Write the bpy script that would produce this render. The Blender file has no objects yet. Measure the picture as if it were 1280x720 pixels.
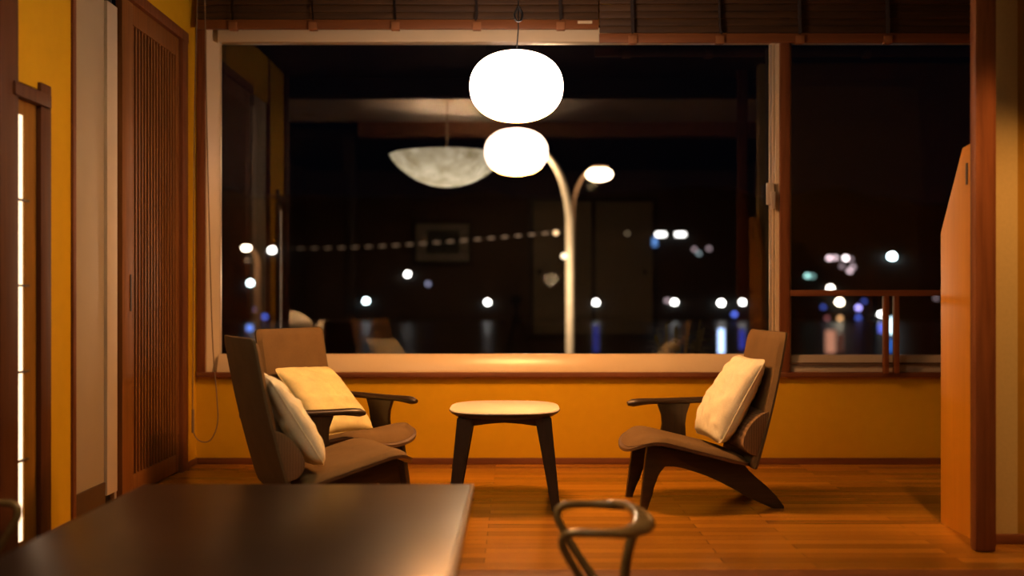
import bpy, bmesh, math, random
from mathutils import Vector, Matrix, noise
random.seed(4)
S = bpy.context.scene
COL = S.collection
PI = math.pi
F = 1244.0                      # focal length in pixels of the 1280 px frame (35 mm lens)
CX, CY, H = 645.0, 372.0, 1.05  # principal point, eye height over the lounge floor
D = 6.28                        # distance to the window wall

def at(px, py, d):
    return Vector(((px - CX) * d / F, d, H - (py - CY) * d / F))

# ------------------------------------------------------------------ materials
def srgb(r, g, b):
    def c(v):
        v /= 255.0
        return v / 12.92 if v <= 0.04045 else ((v + 0.055) / 1.055) ** 2.4
    return (c(r), c(g), c(b), 1)

def newmat(name):
    m = bpy.data.materials.new(name); m.use_nodes = True
    nt = m.node_tree
    for n in list(nt.nodes): nt.nodes.remove(n)
    o = nt.nodes.new('ShaderNodeOutputMaterial')
    return m, nt, o

def pbsdf(nt, o, col, rough, spec=0.5, metal=0.0):
    b = nt.nodes.new('ShaderNodeBsdfPrincipled')
    b.inputs['Base Color'].default_value = col
    b.inputs['Roughness'].default_value = rough
    b.inputs['Specular IOR Level'].default_value = spec
    b.inputs['Metallic'].default_value = metal
    nt.links.new(b.outputs[0], o.inputs[0])
    return b

def mul(c, k): return (c[0] * k, c[1] * k, c[2] * k, 1)

def plain(name, col, rough=0.5, var=0.08, scale=8.0, bump=0.0, spec=0.5, metal=0.0):
    m, nt, o = newmat(name)
    b = pbsdf(nt, o, col, rough, spec, metal)
    tc = nt.nodes.new('ShaderNodeTexCoord')
    n = nt.nodes.new('ShaderNodeTexNoise'); n.inputs['Scale'].default_value = scale
    n.inputs['Detail'].default_value = 4
    nt.links.new(tc.outputs['Object'], n.inputs['Vector'])
    r = nt.nodes.new('ShaderNodeValToRGB')
    r.color_ramp.elements[0].position = 0.3; r.color_ramp.elements[1].position = 0.7
    r.color_ramp.elements[0].color = mul(col, 1 - var); r.color_ramp.elements[1].color = mul(col, 1 + var)
    nt.links.new(n.outputs['Fac'], r.inputs[0]); nt.links.new(r.outputs[0], b.inputs['Base Color'])
    if bump:
        bp = nt.nodes.new('ShaderNodeBump'); bp.inputs['Strength'].default_value = bump
        bp.inputs['Distance'].default_value = 0.004
        nt.links.new(n.outputs['Fac'], bp.inputs['Height']); nt.links.new(bp.outputs[0], b.inputs['Normal'])
    return m

def wood(name, c1, c2, rough=0.4, axis='Z', scale=1.0, spec=0.5):
    m, nt, o = newmat(name)
    b = pbsdf(nt, o, c1, rough, spec)
    tc = nt.nodes.new('ShaderNodeTexCoord'); mp = nt.nodes.new('ShaderNodeMapping')
    sc = {'X': (1.2, 22, 22), 'Y': (22, 1.2, 22), 'Z': (22, 22, 1.2)}[axis]
    mp.inputs['Scale'].default_value = tuple(s * scale for s in sc)
    n = nt.nodes.new('ShaderNodeTexNoise'); n.inputs['Scale'].default_value = 2.0
    n.inputs['Detail'].default_value = 5; n.inputs['Roughness'].default_value = 0.6
    n.inputs['Distortion'].default_value = 0.4
    r = nt.nodes.new('ShaderNodeValToRGB')
    r.color_ramp.elements[0].position = 0.32; r.color_ramp.elements[1].position = 0.68
    r.color_ramp.elements[0].color = c1; r.color_ramp.elements[1].color = c2
    L = nt.links.new
    L(tc.outputs['Object'], mp.inputs[0]); L(mp.outputs[0], n.inputs['Vector'])
    L(n.outputs['Fac'], r.inputs[0]); L(r.outputs[0], b.inputs['Base Color'])
    bp = nt.nodes.new('ShaderNodeBump'); bp.inputs['Strength'].default_value = 0.06
    bp.inputs['Distance'].default_value = 0.002
    L(n.outputs['Fac'], bp.inputs['Height']); L(bp.outputs[0], b.inputs['Normal'])
    return m

def plank_floor(name, c1, c2, dark, rough):
    m, nt, o = newmat(name)
    b = pbsdf(nt, o, c1, rough)
    L = nt.links.new
    tc = nt.nodes.new('ShaderNodeTexCoord'); mp = nt.nodes.new('ShaderNodeMapping')
    L(tc.outputs['Object'], mp.inputs[0])
    br = nt.nodes.new('ShaderNodeTexBrick')
    br.offset = 0.37; br.offset_frequency = 2; br.squash = 1
    br.inputs['Color1'].default_value = (0, 0, 0, 1); br.inputs['Color2'].default_value = (1, 1, 1, 1)
    br.inputs['Mortar'].default_value = (0.5, 0.5, 0.5, 1)
    br.inputs['Scale'].default_value = 1.0
    br.inputs['Mortar Size'].default_value = 0.0012
    br.inputs['Brick Width'].default_value = 0.95; br.inputs['Row Height'].default_value = 0.075
    L(mp.outputs[0], br.inputs['Vector'])
    mp2 = nt.nodes.new('ShaderNodeMapping'); mp2.inputs['Scale'].default_value = (1.0, 26, 8)
    L(tc.outputs['Object'], mp2.inputs[0])
    n = nt.nodes.new('ShaderNodeTexNoise'); n.inputs['Scale'].default_value = 2.2; n.inputs['Detail'].default_value = 6
    L(mp2.outputs[0], n.inputs['Vector'])
    mix = nt.nodes.new('ShaderNodeMix'); mix.data_type = 'FLOAT'; mix.inputs[0].default_value = 0.45
    L(br.outputs['Color'], mix.inputs[2]); L(n.outputs['Fac'], mix.inputs[3])
    r = nt.nodes.new('ShaderNodeValToRGB')
    r.color_ramp.elements[0].position = 0.15; r.color_ramp.elements[1].position = 0.85
    r.color_ramp.elements[0].color = c1; r.color_ramp.elements[1].color = c2
    L(mix.outputs[0], r.inputs[0])
    mx = nt.nodes.new('ShaderNodeMix'); mx.data_type = 'RGBA'
    L(br.outputs['Fac'], mx.inputs[0]); L(r.outputs[0], mx.inputs[6]); mx.inputs[7].default_value = dark
    L(mx.outputs[2], b.inputs['Base Color'])
    bp = nt.nodes.new('ShaderNodeBump'); bp.inputs['Strength'].default_value = 0.08; bp.inputs['Distance'].default_value = 0.002
    L(n.outputs['Fac'], bp.inputs['Height']); L(bp.outputs[0], b.inputs['Normal'])
    return m

def fabric(name, col, rib=0.0, weave=420.0, axis='Y', bump=0.35):
    m, nt, o = newmat(name)
    b = pbsdf(nt, o, col, 0.85, 0.2)
    L = nt.links.new
    b.inputs['Sheen Weight'].default_value = 0.0
    tc = nt.nodes.new('ShaderNodeTexCoord')
    n = nt.nodes.new('ShaderNodeTexNoise'); n.inputs['Scale'].default_value = weave; n.inputs['Detail'].default_value = 2
    L(tc.outputs['Object'], n.inputs['Vector'])
    n2 = nt.nodes.new('ShaderNodeTexNoise'); n2.inputs['Scale'].default_value = 9; n2.inputs['Detail'].default_value = 3
    L(tc.outputs['Object'], n2.inputs['Vector'])
    ad = nt.nodes.new('ShaderNodeMath'); ad.operation = 'MULTIPLY_ADD'; ad.inputs[1].default_value = 0.6
    L(n.outputs['Fac'], ad.inputs[0]); 
    h = nt.nodes.new('ShaderNodeMath'); h.operation = 'MULTIPLY'; h.inputs[1].default_value = 0.4
    L(n2.outputs['Fac'], h.inputs[0]); L(h.outputs[0], ad.inputs[2])
    val = ad.outputs[0]
    if rib:
        w = nt.nodes.new('ShaderNodeTexWave'); w.inputs['Scale'].default_value = rib
        w.bands_direction = axis; w.inputs['Distortion'].default_value = 1.2; w.inputs['Detail'].default_value = 2
        L(tc.outputs['Object'], w.inputs['Vector'])
        mm = nt.nodes.new('ShaderNodeMath'); mm.operation = 'MULTIPLY_ADD'; mm.inputs[1].default_value = 0.35
        L(w.outputs['Fac'], mm.inputs[0])
        m3 = nt.nodes.new('ShaderNodeMath'); m3.operation = 'MULTIPLY'; m3.inputs[1].default_value = 0.65
        L(val, m3.inputs[0]); L(m3.outputs[0], mm.inputs[2]); val = mm.outputs[0]
    r = nt.nodes.new('ShaderNodeValToRGB')
    r.color_ramp.elements[0].position = 0.3; r.color_ramp.elements[1].position = 0.7
    r.color_ramp.elements[0].color = mul(col, 0.78); r.color_ramp.elements[1].color = mul(col, 1.2)
    L(val, r.inputs[0]); L(r.outputs[0], b.inputs['Base Color'])
    bp = nt.nodes.new('ShaderNodeBump'); bp.inputs['Strength'].default_value = bump; bp.inputs['Distance'].default_value = 0.0015
    L(val, bp.inputs['Height']); L(bp.outputs[0], b.inputs['Normal'])
    return m

def emit(name, col, strength):
    m, nt, o = newmat(name)
    e = nt.nodes.new('ShaderNodeEmission')
    e.inputs[0].default_value = (col[0], col[1], col[2], 1); e.inputs[1].default_value = strength
    nt.links.new(e.outputs[0], o.inputs[0])
    return m

def glass(name, refl):
    m, nt, o = newmat(name)
    t = nt.nodes.new('ShaderNodeBsdfTransparent'); g = nt.nodes.new('ShaderNodeBsdfGlossy')
    g.inputs['Roughness'].default_value = 0.0
    mx = nt.nodes.new('ShaderNodeMixShader'); mx.inputs[0].default_value = refl
    nt.links.new(t.outputs[0], mx.inputs[1]); nt.links.new(g.outputs[0], mx.inputs[2])
    nt.links.new(mx.outputs[0], o.inputs[0])
    return m

GLOBE_COL = (1.0, 0.68, 0.52); GLOBE_L = 21.0
LAMP_COL = (1.0, 0.40, 0.10); CAP_L = 150.0
M = dict(
    ochre=plain('ochre_plaster', (0.63, 0.365, 0.006, 1), 0.85, 0.025, 14, 0.12, 0.2),
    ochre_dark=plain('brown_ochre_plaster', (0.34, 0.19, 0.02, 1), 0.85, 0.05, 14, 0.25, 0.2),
    beige=plain('beige_wallpaper', (0.50, 0.395, 0.17, 1), 0.8, 0.04, 60, 0.1, 0.2),
    floor=plank_floor('oak_planks', (0.22, 0.09, 0.008, 1), (0.46, 0.20, 0.018, 1), (0.08, 0.03, 0.01, 1), 0.26),
    floor2=plank_floor('dining_planks', (0.14, 0.07, 0.03, 1), (0.2, 0.1, 0.045, 1), (0.03, 0.015, 0.01, 1), 0.4),
    cedar=wood('cedar', (0.13, 0.042, 0.014, 1), (0.21, 0.075, 0.024, 1), 0.5, 'Z', 1.0, 0.2),
    cedar_shaded=wood('shaded_cedar', (0.075, 0.024, 0.008, 1), (0.12, 0.042, 0.014, 1), 0.5, 'Z', 1.0, 0.2),  # cedar copy darkened, the dimness of the left side put into its colour
    sash_lit=wood('paper_lit_wood', (0.24, 0.11, 0.012, 1), (0.32, 0.15, 0.018, 1), 0.55, 'Z', 1.0, 0.15),  # sash wood lightened, the lit paper's glow put into its colour
    cedarx=wood('cedar_horizontal', (0.13, 0.042, 0.014, 1), (0.21, 0.075, 0.024, 1), 0.5, 'X'),
    cedary=wood('cedar_lengthwise', (0.13, 0.042, 0.014, 1), (0.21, 0.075, 0.024, 1), 0.5, 'Y'),
    lattice=wood('lattice_wood', (0.17, 0.068, 0.016, 1), (0.25, 0.10, 0.024, 1), 0.5, 'Z', 1.0, 0.2),
    darkceil=wood('dark_ceiling_boards', (0.020, 0.012, 0.007, 1), (0.035, 0.02, 0.012, 1), 0.7, 'X', 0.5, 0.2),
    pine=wood('pine_board', (0.52, 0.215, 0.006, 1), (0.60, 0.26, 0.010, 1), 0.45, 'Z', 0.5),
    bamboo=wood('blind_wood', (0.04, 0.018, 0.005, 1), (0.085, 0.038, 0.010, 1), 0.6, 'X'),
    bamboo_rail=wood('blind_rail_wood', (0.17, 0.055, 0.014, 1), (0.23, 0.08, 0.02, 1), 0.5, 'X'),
    clip=plain('clip_wood', (0.30, 0.12, 0.04, 1), 0.5),
    tape=plain('dark_tape', (0.02, 0.012, 0.008, 1), 0.9, 0.2, 200),
    frame=plain('cream_window_frame', (0.66, 0.54, 0.34, 1), 0.30, 0.02),
    alu=plain('grey_aluminium', (0.42, 0.36, 0.28, 1), 0.35, 0.03),
    glass=glass('window_glass', 0.075),
    lattice_back=plain('lattice_backing', (0.05, 0.014, 0.005, 1), 0.8),
    black=plain('black_rubber', (0.008, 0.008, 0.008, 1), 0.5),
    cord=plain('cord_grey', (0.22, 0.15, 0.08, 1), 0.7),
    walnut=wood('dark_walnut', (0.026, 0.015, 0.008, 1), (0.048, 0.028, 0.014, 1), 0.38, 'X', 1.0),
    walnutz=wood('dark_walnut_upright', (0.026, 0.015, 0.008, 1), (0.048, 0.028, 0.014, 1), 0.38, 'Z', 1.0),
    shell=wood('seat_shell_ply', (0.10, 0.058, 0.03, 1), (0.15, 0.085, 0.042, 1), 0.4, 'Y', 0.7),
    uphol=fabric('brown_upholstery', (0.165, 0.105, 0.045, 1), 0, 380),
    backcov=fabric('back_cover', (0.13, 0.095, 0.05, 1), 0, 500, bump=0.1),
    ribbed=fabric('ribbed_upholstery', (0.20, 0.125, 0.065, 1), 26, 380, 'X', 0.9),
    cream=fabric('cream_cotton', (0.82, 0.80, 0.62, 1), 0, 300, bump=0.12),
    yellowc=fabric('yellow_cotton', (0.80, 0.72, 0.36, 1), 0, 300, bump=0.12),
    tabletop=plain('pale_table_top', (0.80, 0.76, 0.70, 1), 0.07, 0.03, 5),
    dining=wood('dining_top_wood', (0.016, 0.008, 0.004, 1), (0.024, 0.012, 0.006, 1), 0.32, 'X', 0.6),
    edge=wood('table_edge_wood', (0.20, 0.11, 0.05, 1), (0.26, 0.14, 0.065, 1), 0.4, 'Y'),
    hoop=wood('lacquered_bentwood', (0.20, 0.135, 0.05, 1), (0.26, 0.175, 0.065, 1), 0.13, 'X'),
    seatpad=fabric('dark_seat_pad', (0.05, 0.035, 0.025, 1)),
    white=plain('white_laminate', (0.40, 0.335, 0.22, 1), 0.5, 0.02),
    lightwhite=plain('white_edge', (0.54, 0.46, 0.34, 1), 0.5, 0.02),
    kick=plain('kick_plate_brown', (0.07, 0.04, 0.02, 1), 0.4),
    globe=emit('opal_globe', GLOBE_COL, GLOBE_L),
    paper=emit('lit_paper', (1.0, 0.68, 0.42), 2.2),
    ceil=plain('white_ceiling', (0.75, 0.72, 0.66, 1), 0.9, 0.03),
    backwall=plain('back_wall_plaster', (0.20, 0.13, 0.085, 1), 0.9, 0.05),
    fusuma=plain('fusuma_paper', (0.50, 0.42, 0.28, 1), 0.9, 0.03),
    mat=plain('picture_mount', (0.62, 0.58, 0.48, 1), 0.8),
    print=plain('picture_print', (0.16, 0.17, 0.14, 1), 0.8, 0.6, 3),
    night=plain('night_ground', (0.03, 0.03, 0.03, 1), 0.9),
    hill=plain('night_hill', (0.008, 0.011, 0.009, 1), 1.0),
    lamppost=plain('painted_lamp_post', (0.62, 0.56, 0.46, 1), 0.5),
    postbrown=plain('brown_lamp_post', (0.42, 0.27, 0.16, 1), 0.5),
    leaf=plain('shrub_leaf', (0.10, 0.11, 0.03, 1), 0.5, 0.3),
    linen=plain('pale_linen', (0.75, 0.62, 0.45, 1), 0.9, 0.06, 20, 0.2),
    steel=plain('steel', (0.4, 0.4, 0.4, 1), 0.35, 0.02, metal=1.0),
    dark=plain('black_plastic', (0.012, 0.012, 0.013, 1), 0.45),
)
BOWL_Z = (-0.9, -0.6)   # height of the bowl below the ceiling fixing, bottom to rim
# bowl lamp: marbled translucent stone-paper, glows from the bulb inside
m, nt, o = newmat('marbled_bowl')
n = nt.nodes.new('ShaderNodeTexNoise'); n.inputs['Scale'].default_value = 7; n.inputs['Detail'].default_value = 8
tc = nt.nodes.new('ShaderNodeTexCoord'); nt.links.new(tc.outputs['Object'], n.inputs['Vector'])
r = nt.nodes.new('ShaderNodeValToRGB')
r.color_ramp.elements[0].position = 0.3; r.color_ramp.elements[0].color = (0.42, 0.31, 0.15, 1)
r.color_ramp.elements[1].position = 0.72; r.color_ramp.elements[1].color = (1.0, 0.82, 0.55, 1)
e = nt.nodes.new('ShaderNodeEmission'); e.inputs[1].default_value = 9.0
sx_ = nt.nodes.new('ShaderNodeSeparateXYZ'); nt.links.new(tc.outputs['Object'], sx_.inputs[0])
mr = nt.nodes.new('ShaderNodeMapRange'); mr.inputs[1].default_value = BOWL_Z[0]; mr.inputs[2].default_value = BOWL_Z[1]
mr.inputs[3].default_value = 8.5; mr.inputs[4].default_value = 4.0
nt.links.new(sx_.outputs['Z'], mr.inputs[0]); nt.links.new(mr.outputs[0], e.inputs[1])
nt.links.new(n.outputs['Fac'], r.inputs[0]); nt.links.new(r.outputs[0], e.inputs[0]); nt.links.new(e.outputs[0], o.inputs[0])
M['bowl'] = m
# water
m, nt, o = newmat('night_water')
b = pbsdf(nt, o, (0.001, 0.0015, 0.002, 1), 0.32, 0.5); b.inputs['IOR'].default_value = 1.03
M['water'] = m

# ------------------------------------------------------------------ mesh helpers
class MB:
    def __init__(s): s.bm = bmesh.new()
    def box(s, x0, x1, y0, y1, z0, z1, bevel=0.0, mat=None):
        t = bmesh.new()
        bmesh.ops.create_cube(t, size=1)
        for v in t.verts:
            v.co = Vector((x0 + (v.co.x + .5) * (x1 - x0), y0 + (v.co.y + .5) * (y1 - y0), z0 + (v.co.z + .5) * (z1 - z0)))
        if bevel:
            bmesh.ops.bevel(t, geom=list(t.edges), offset=bevel, segments=2, affect='EDGES', profile=0.6)
        return s.merge(t, mat)
    def merge(s, t, mat=None):
        if mat is not None: bmesh.ops.transform(t, matrix=mat, verts=t.verts)
        me = bpy.data.meshes.new('tmp'); t.to_mesh(me); t.free()
        s.bm.from_mesh(me); bpy.data.meshes.remove(me)
        return s
    def prism(s, poly, fn0, fn1, bevel=0.0, mat=None):
        """poly: list of 2-tuples; fn0/fn1 map a 2-tuple to the 3D point of each end"""
        t = bmesh.new()
        a = [t.verts.new(fn0(p)) for p in poly]; c = [t.verts.new(fn1(p)) for p in poly]
        fa = t.faces.new(a); fc = t.faces.new(list(reversed(c)))
        k = len(poly)
        for i in range(k):
            t.faces.new([a[i], c[i], c[(i + 1) % k], a[(i + 1) % k]])
        bmesh.ops.recalc_face_normals(t, faces=t.faces)
        if bevel:
            ed = [e for e in t.edges if (e.verts[0] in a and e.verts[1] in a) or (e.verts[0] in c and e.verts[1] in c)]
            bmesh.ops.bevel(t, geom=ed, offset=bevel, segments=2, affect='EDGES', profile=0.6)
        return s.merge(t, mat)
    def tube(s, pts, rad, seg=12, closed=False, flat=None, mat=None):
        """round tube; rad a number or list; flat=(a,b,up): elliptic section scales, given up vector"""
        t = bmesh.new(); n = len(pts); pts = [Vector(p) for p in pts]
        rings = []
        up = Vector((0, 0, 1))
        prev = None
        for i in range(n):
            if closed: tg = pts[(i + 1) % n] - pts[i - 1]
            else: tg = pts[min(i + 1, n - 1)] - pts[max(i - 1, 0)]
            tg.normalize()
            if prev is None:
                u = tg.cross(up)
                if u.length < 1e-3: u = tg.cross(Vector((0, 1, 0)))
                u.normalize()
            else:
                u = prev - tg * prev.dot(tg)
                u.normalize()
            prev = u
            w = u.cross(tg)
            rr = rad[i] if isinstance(rad, (list, tuple)) else rad
            ra, rb = rr if isinstance(rr, tuple) else (rr, rr)
            rings.append([t.verts.new(pts[i] + u * (ra * math.cos(2 * PI * k / seg)) + w * (rb * math.sin(2 * PI * k / seg))) for k in range(seg)])
        rng = n if closed else n - 1
        for i in range(rng):
            A = rings[i]; B = rings[(i + 1) % n]
            for k in range(seg):
                t.faces.new([A[k], A[(k + 1) % seg], B[(k + 1) % seg], B[k]])
        if not closed:
            t.faces.new(list(reversed(rings[0]))); t.faces.new(rings[-1])
        bmesh.ops.recalc_face_normals(t, faces=t.faces)
        return s.merge(t, mat)
    def lathe(s, prof, c, seg=48, mat=None):
        t = bmesh.new(); rings = []
        for (r, z) in prof:
            if r < 1e-5: rings.append([t.verts.new((c[0], c[1], c[2] + z))])
            else: rings.append([t.verts.new((c[0] + r * math.cos(2 * PI * k / seg), c[1] + r * math.sin(2 * PI * k / seg), c[2] + z)) for k in range(seg)])
        for A, B in zip(rings, rings[1:]):
            for k in range(seg):
                a = [A[k % len(A)], A[(k + 1) % len(A)], B[(k + 1) % len(B)], B[k % len(B)]]
                f = []
                for v in a:
                    if v not in f: f.append(v)
                if len(f) > 2: t.faces.new(f)
        bmesh.ops.recalc_face_normals(t, faces=t.faces)
        return s.merge(t, mat)
    def shell(s, top, bot, nu, nv, mat=None):
        """closed surface from two point functions of (a,b) in [-1,1]^2, welded at the border"""
        t = bmesh.new(); T = {}; B = {}
        for i in range(nu + 1):
            for j in range(nv + 1):
                a = -1 + 2 * i / nu; b_ = -1 + 2 * j / nv
                T[i, j] = t.verts.new(top(a, b_)); B[i, j] = t.verts.new(bot(a, b_))
        for i in range(nu):
            for j in range(nv):
                t.faces.new([T[i, j], T[i + 1, j], T[i + 1, j + 1], T[i, j + 1]])
                t.faces.new([B[i, j], B[i, j + 1], B[i + 1, j + 1], B[i + 1, j]])
        bd = [(i, 0) for i in range(nu)] + [(nu, j) for j in range(nv)] + [(i, nv) for i in range(nu, 0, -1)] + [(0, j) for j in range(nv, 0, -1)]
        for k in range(len(bd)):
            p, q = bd[k], bd[(k + 1) % len(bd)]
            t.faces.new([T[p], B[p], B[q], T[q]])
        bmesh.ops.remove_doubles(t, verts=t.verts, dist=1e-5)
        bmesh.ops.recalc_face_normals(t, faces=t.faces)
        return s.merge(t, mat)
    def sphere(s, c, r, seg=16, sc=(1, 1, 1)):
        t = bmesh.new(); bmesh.ops.create_uvsphere(t, u_segments=seg, v_segments=max(6, seg // 2), radius=r)
        for v in t.verts: v.co = Vector((v.co.x * sc[0] + c[0], v.co.y * sc[1] + c[1], v.co.z * sc[2] + c[2]))
        return s.merge(t)
    def build(s, name, mat, parent=None, world=False, smooth=35):
        for f in s.bm.faces: f.smooth = True
        for e in s.bm.edges:
            if len(e.link_faces) == 2:
                if e.calc_face_angle(0) > math.radians(smooth): e.smooth = False
            else: e.smooth = False
        org = Vector((0, 0, 0))
        if parent is None:
            xs = [v.co for v in s.bm.verts]
            org = Vector(((min(v.x for v in xs) + max(v.x for v in xs)) / 2, (min(v.y for v in xs) + max(v.y for v in xs)) / 2, min(v.z for v in xs)))
        elif world:
            org = ROOTPOS.get(parent.name, Vector((0, 0, 0)))
        for v in s.bm.verts: v.co -= org
        me = bpy.data.meshes.new(name); s.bm.to_mesh(me); s.bm.free()
        me.materials.append(M[mat] if isinstance(mat, str) else mat)
        ob = bpy.data.objects.new(name, me); COL.objects.link(ob)
        if parent is not None:
            ob.parent = parent
            ROOTPOS[ob.name] = org
        else:
            ob.location = org
            ROOTPOS[ob.name] = org
        return ob
ROOTPOS = {}

def tag(o, label, cat, group=None, kind=None):
    o['label'] = label; o['category'] = cat
    if group: o['group'] = group
    if kind: o['kind'] = kind
    return o
def thing(name, loc, label, cat, group=None, rz=0.0, kind=None):
    o = bpy.data.objects.new(name, None); COL.objects.link(o)
    o.empty_display_size = 0.1
    o.location = loc; o.rotation_euler = (0, 0, rz)
    ROOTPOS[o.name] = Vector(loc)
    return tag(o, label, cat, group, kind)
def struct(mb, name, mat, label, cat):
    return tag(mb.build(name, mat), label, cat, None, 'structure')
def catmull(P, n=6, closed=False):
    P = [Vector(p) for p in P]; out = []; k = len(P)
    for i in range(k if closed else k - 1):
        if closed: a, b, c, d = P[i - 1], P[i], P[(i + 1) % k], P[(i + 2) % k]
        else: a, b, c, d = P[max(i - 1, 0)], P[i], P[i + 1], P[min(i + 2, k - 1)]
        for j in range(n):
            t = j / n
            out.append(0.5 * ((2 * b) + (c - a) * t + (2 * a - 5 * b + 4 * c - d) * t * t + (3 * b - a - 3 * c + d) * t ** 3))
    if not closed: out.append(P[-1])
    return out

# ------------------------------------------------------------------ camera
cd = bpy.data.cameras.new('camera'); cam = bpy.data.objects.new('camera', cd); COL.objects.link(cam)
cam.location = (0, 0, H); cam.rotation_euler = (PI / 2, 0, 0)
cd.sensor_width = 36.0; cd.lens = 36.0 * F / 1280
cd.shift_x = -(CX - 640) / 1280; cd.shift_y = (CY - 360) / 1280
cd.clip_start = 0.02; cd.clip_end = 2000
cd.dof.use_dof = True; cd.dof.focus_distance = 5.15; cd.dof.aperture_fstop = 0.86; cd.dof.aperture_blades = 0
S.camera = cam

# ------------------------------------------------------------------ the room
XL = -2.02
FLZ = -0.33            # the dining floor lies one step lower
s = D / F
def wx(px): return (px - CX) * s
def wz(py): return H - (py - CY) * s

mb = MB().box(-2.35, 4.7, 3.84, D + .16, -.12, 0); struct(mb, 'floor', 'floor', 'warm oak plank floor of the raised lounge by the window', 'floor')
mb = MB().box(-2.35, 3.3, 3.72, 3.84, -.125, 0.001, .004); struct(mb, 'trim_1', 'cedarx', 'red brown threshold beam along the front edge of the lounge floor', 'floor edge')
mb = MB().box(-2.35, 3.3, 3.74, 3.80, FLZ, -.125); struct(mb, 'wall_step', 'cedarx', 'wooden riser below the lounge threshold', 'step')
mb = MB().box(-3.0, 3.3, -2.0, 3.74, FLZ - .1, FLZ); struct(mb, 'floor_lower', 'floor2', 'dark plank floor of the dining area one step down', 'floor')

# window wall (front): low ochre wall, strips beside and above the openings
zs0, zs1 = wz(471), wz(465)
zt = wz(34); zh = 3.0
xw0, xw1 = wx(257), wx(968)
xr0, xr1 = wx(986), 3.05
mb = MB()
mb.box(-2.10, 4.7, D, D + .14, 0, zs0)
mb.box(-2.10, wx(247), D, D + .14, zs0, zh)
mb.box(wx(247), 4.7, D, D + .14, zt + .05, zh)
mb.box(xr1, 4.7, D, D + .14, zs0, zt + .05)
struct(mb, 'wall_front', 'ochre', 'ochre plaster wall below the big night window', 'wall')
mb = MB().box(-2.02, 4.6, D - .014, D + .0, 0, .04, .003)
struct(mb, 'baseboard_front', 'cedarx', 'thin red brown baseboard under the ochre window wall', 'baseboard')
mb = MB().box(wx(247), 3.2, D - .035, D + .12, zs0, zs1 + .0, .004)
struct(mb, 'trim_2', 'cedarx', 'long red brown wooden sill under both window panes', 'window sill')
mb = MB().box(wx(247), wx(257), D - .02, D + .12, zs1, zt + .05, .003)
struct(mb, 'trim_3', 'cedar', 'narrow brown casing at the left end of the big window', 'window casing')
mb = MB().box(wx(974), wx(986.5), D - .02, D + .13, zs1, zt + .05, .004)
struct(mb, 'trim_4', 'cedar', 'red brown mullion post between the big window and the right window', 'mullion')

def window(name, x0, x1, z0, z1, lw, rw, bw, tw, mat, label, sl=0.0):
    w = thing(name, ((x0 + x1) / 2, D + .05, z0), label, 'window', kind='structure')
    y0, y1 = D + .0, D + .09
    f = MB()
    if sl:
        for pr in ([(x0, y0), (x0 + .008, y0), (x0 + lw, y1 - .025), (x0 + lw, y1), (x0, y1)], [(x1, y0), (x1 - .022, y0), (x1 - rw, y1 - .025), (x1 - rw, y1), (x1, y1)]):
            f.prism(pr, lambda p: Vector((p[0], p[1], z0)), lambda p: Vector((p[0], p[1], z1)))
    else:
        f.box(x0, x0 + lw, y0, y1, z0, z1, .004); f.box(x1 - rw, x1, y0, y1, z0, z1, .004)
    pr = [(y0 + .004 - sl, z0), (y0 + .004 - sl, z0 + .012), (y0 + .03, z0 + bw - .004), (y0 + .036, z0 + bw), (y1 - .004, z0 + bw), (y1 - .004, z0)]
    f.prism(pr, lambda p: Vector((x0 + lw - .002, p[0], p[1])), lambda p: Vector((x1 - rw + .002, p[0], p[1])))
    f.box(x0 + lw - .002, x1 - rw + .002, y0 + .004, y1 - .004, z1 - tw, z1, .004)
    # narrow glazing bead one step back
    g = .010
    if not sl: f.box(x0 + lw - .002, x0 + lw + g, y0 + .03, y1 - .02, z0 + bw, z1 - tw).box(x1 - rw - g, x1 - rw + .002, y0 + .03, y1 - .02, z0 + bw, z1 - tw)
    f.build('window_frame', mat, w, True)
    MB().box(x0 + lw, x1 - rw, D + .045, D + .053, z0 + bw - .004, z1 - tw + .004).build('pane', 'glass', w, True)
    return w
w1 = window('window_1', wx(257), wx(974), zs1, zt, wx(272) - wx(257), wx(974) - wx(965.5), wz(443) - zs1, zt - wz(52), 'frame', 'big plate glass window in a cream frame showing the night harbour', .016)
mb = MB().box(wx(957.5), wx(966), D - .028, D + .002, wz(256), wz(229), .004)
mb.box(wx(962), wx(967.5), D - .040, D - .02, wz(262), wz(240), .004); mb.build('latch', 'alu', w1, True)
MB().box(wx(962), wx(964.5), D - .006, D + .004, wz(440), wz(56), .001).build('gasket', 'alu', w1, True)
w2 = window('window_2', wx(986.5), xr1, zs1, zt, .012, .05, wz(444) - zs1, zt - wz(52), 'alu', 'narrower dark window right of the mullion with a handrail before it')
MB().box(wx(988), xr1 - .06, D - .012, D + .004, wz(455), wz(453), .001).build('rail_groove', 'kick', w2, True)

# left wall with its doors
def ld(px): return abs(XL) * F / (CX - px)     # depth at which the left wall shows at px
d_white0, d_white1, d_lat0, d_lat1 = ld(93), ld(147), ld(153), ld(231)
sh0, sh1 = 3.98, ld(60)
TW = .12
ztop_l = H + (CY - 0) * ld(160) / F + .03      # head of the lattice door
mb = MB()
X0 = XL - TW
mb.box(X0, XL, ld(231), D + .0, 0, zh)
mb.box(X0, XL, ld(60), ld(89), 0, zh)
mb.box(X0, XL, d_white0 - .04, ld(231), ztop_l + .01, zh)
mb.box(X0, XL, 3.9, ld(60), 1.93, zh)
struct(mb, 'wall_left', 'ochre', 'ochre plaster wall on the left holding the doors', 'wall')
mb = MB().box(XL, XL + .012, ld(231.5), D - .014, 0, .04, .002).box(XL, XL + .012, ld(60), ld(88), 0, .04, .002)
struct(mb, 'baseboard_left', 'cedary', 'thin brown baseboard along the left wall', 'baseboard')
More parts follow.
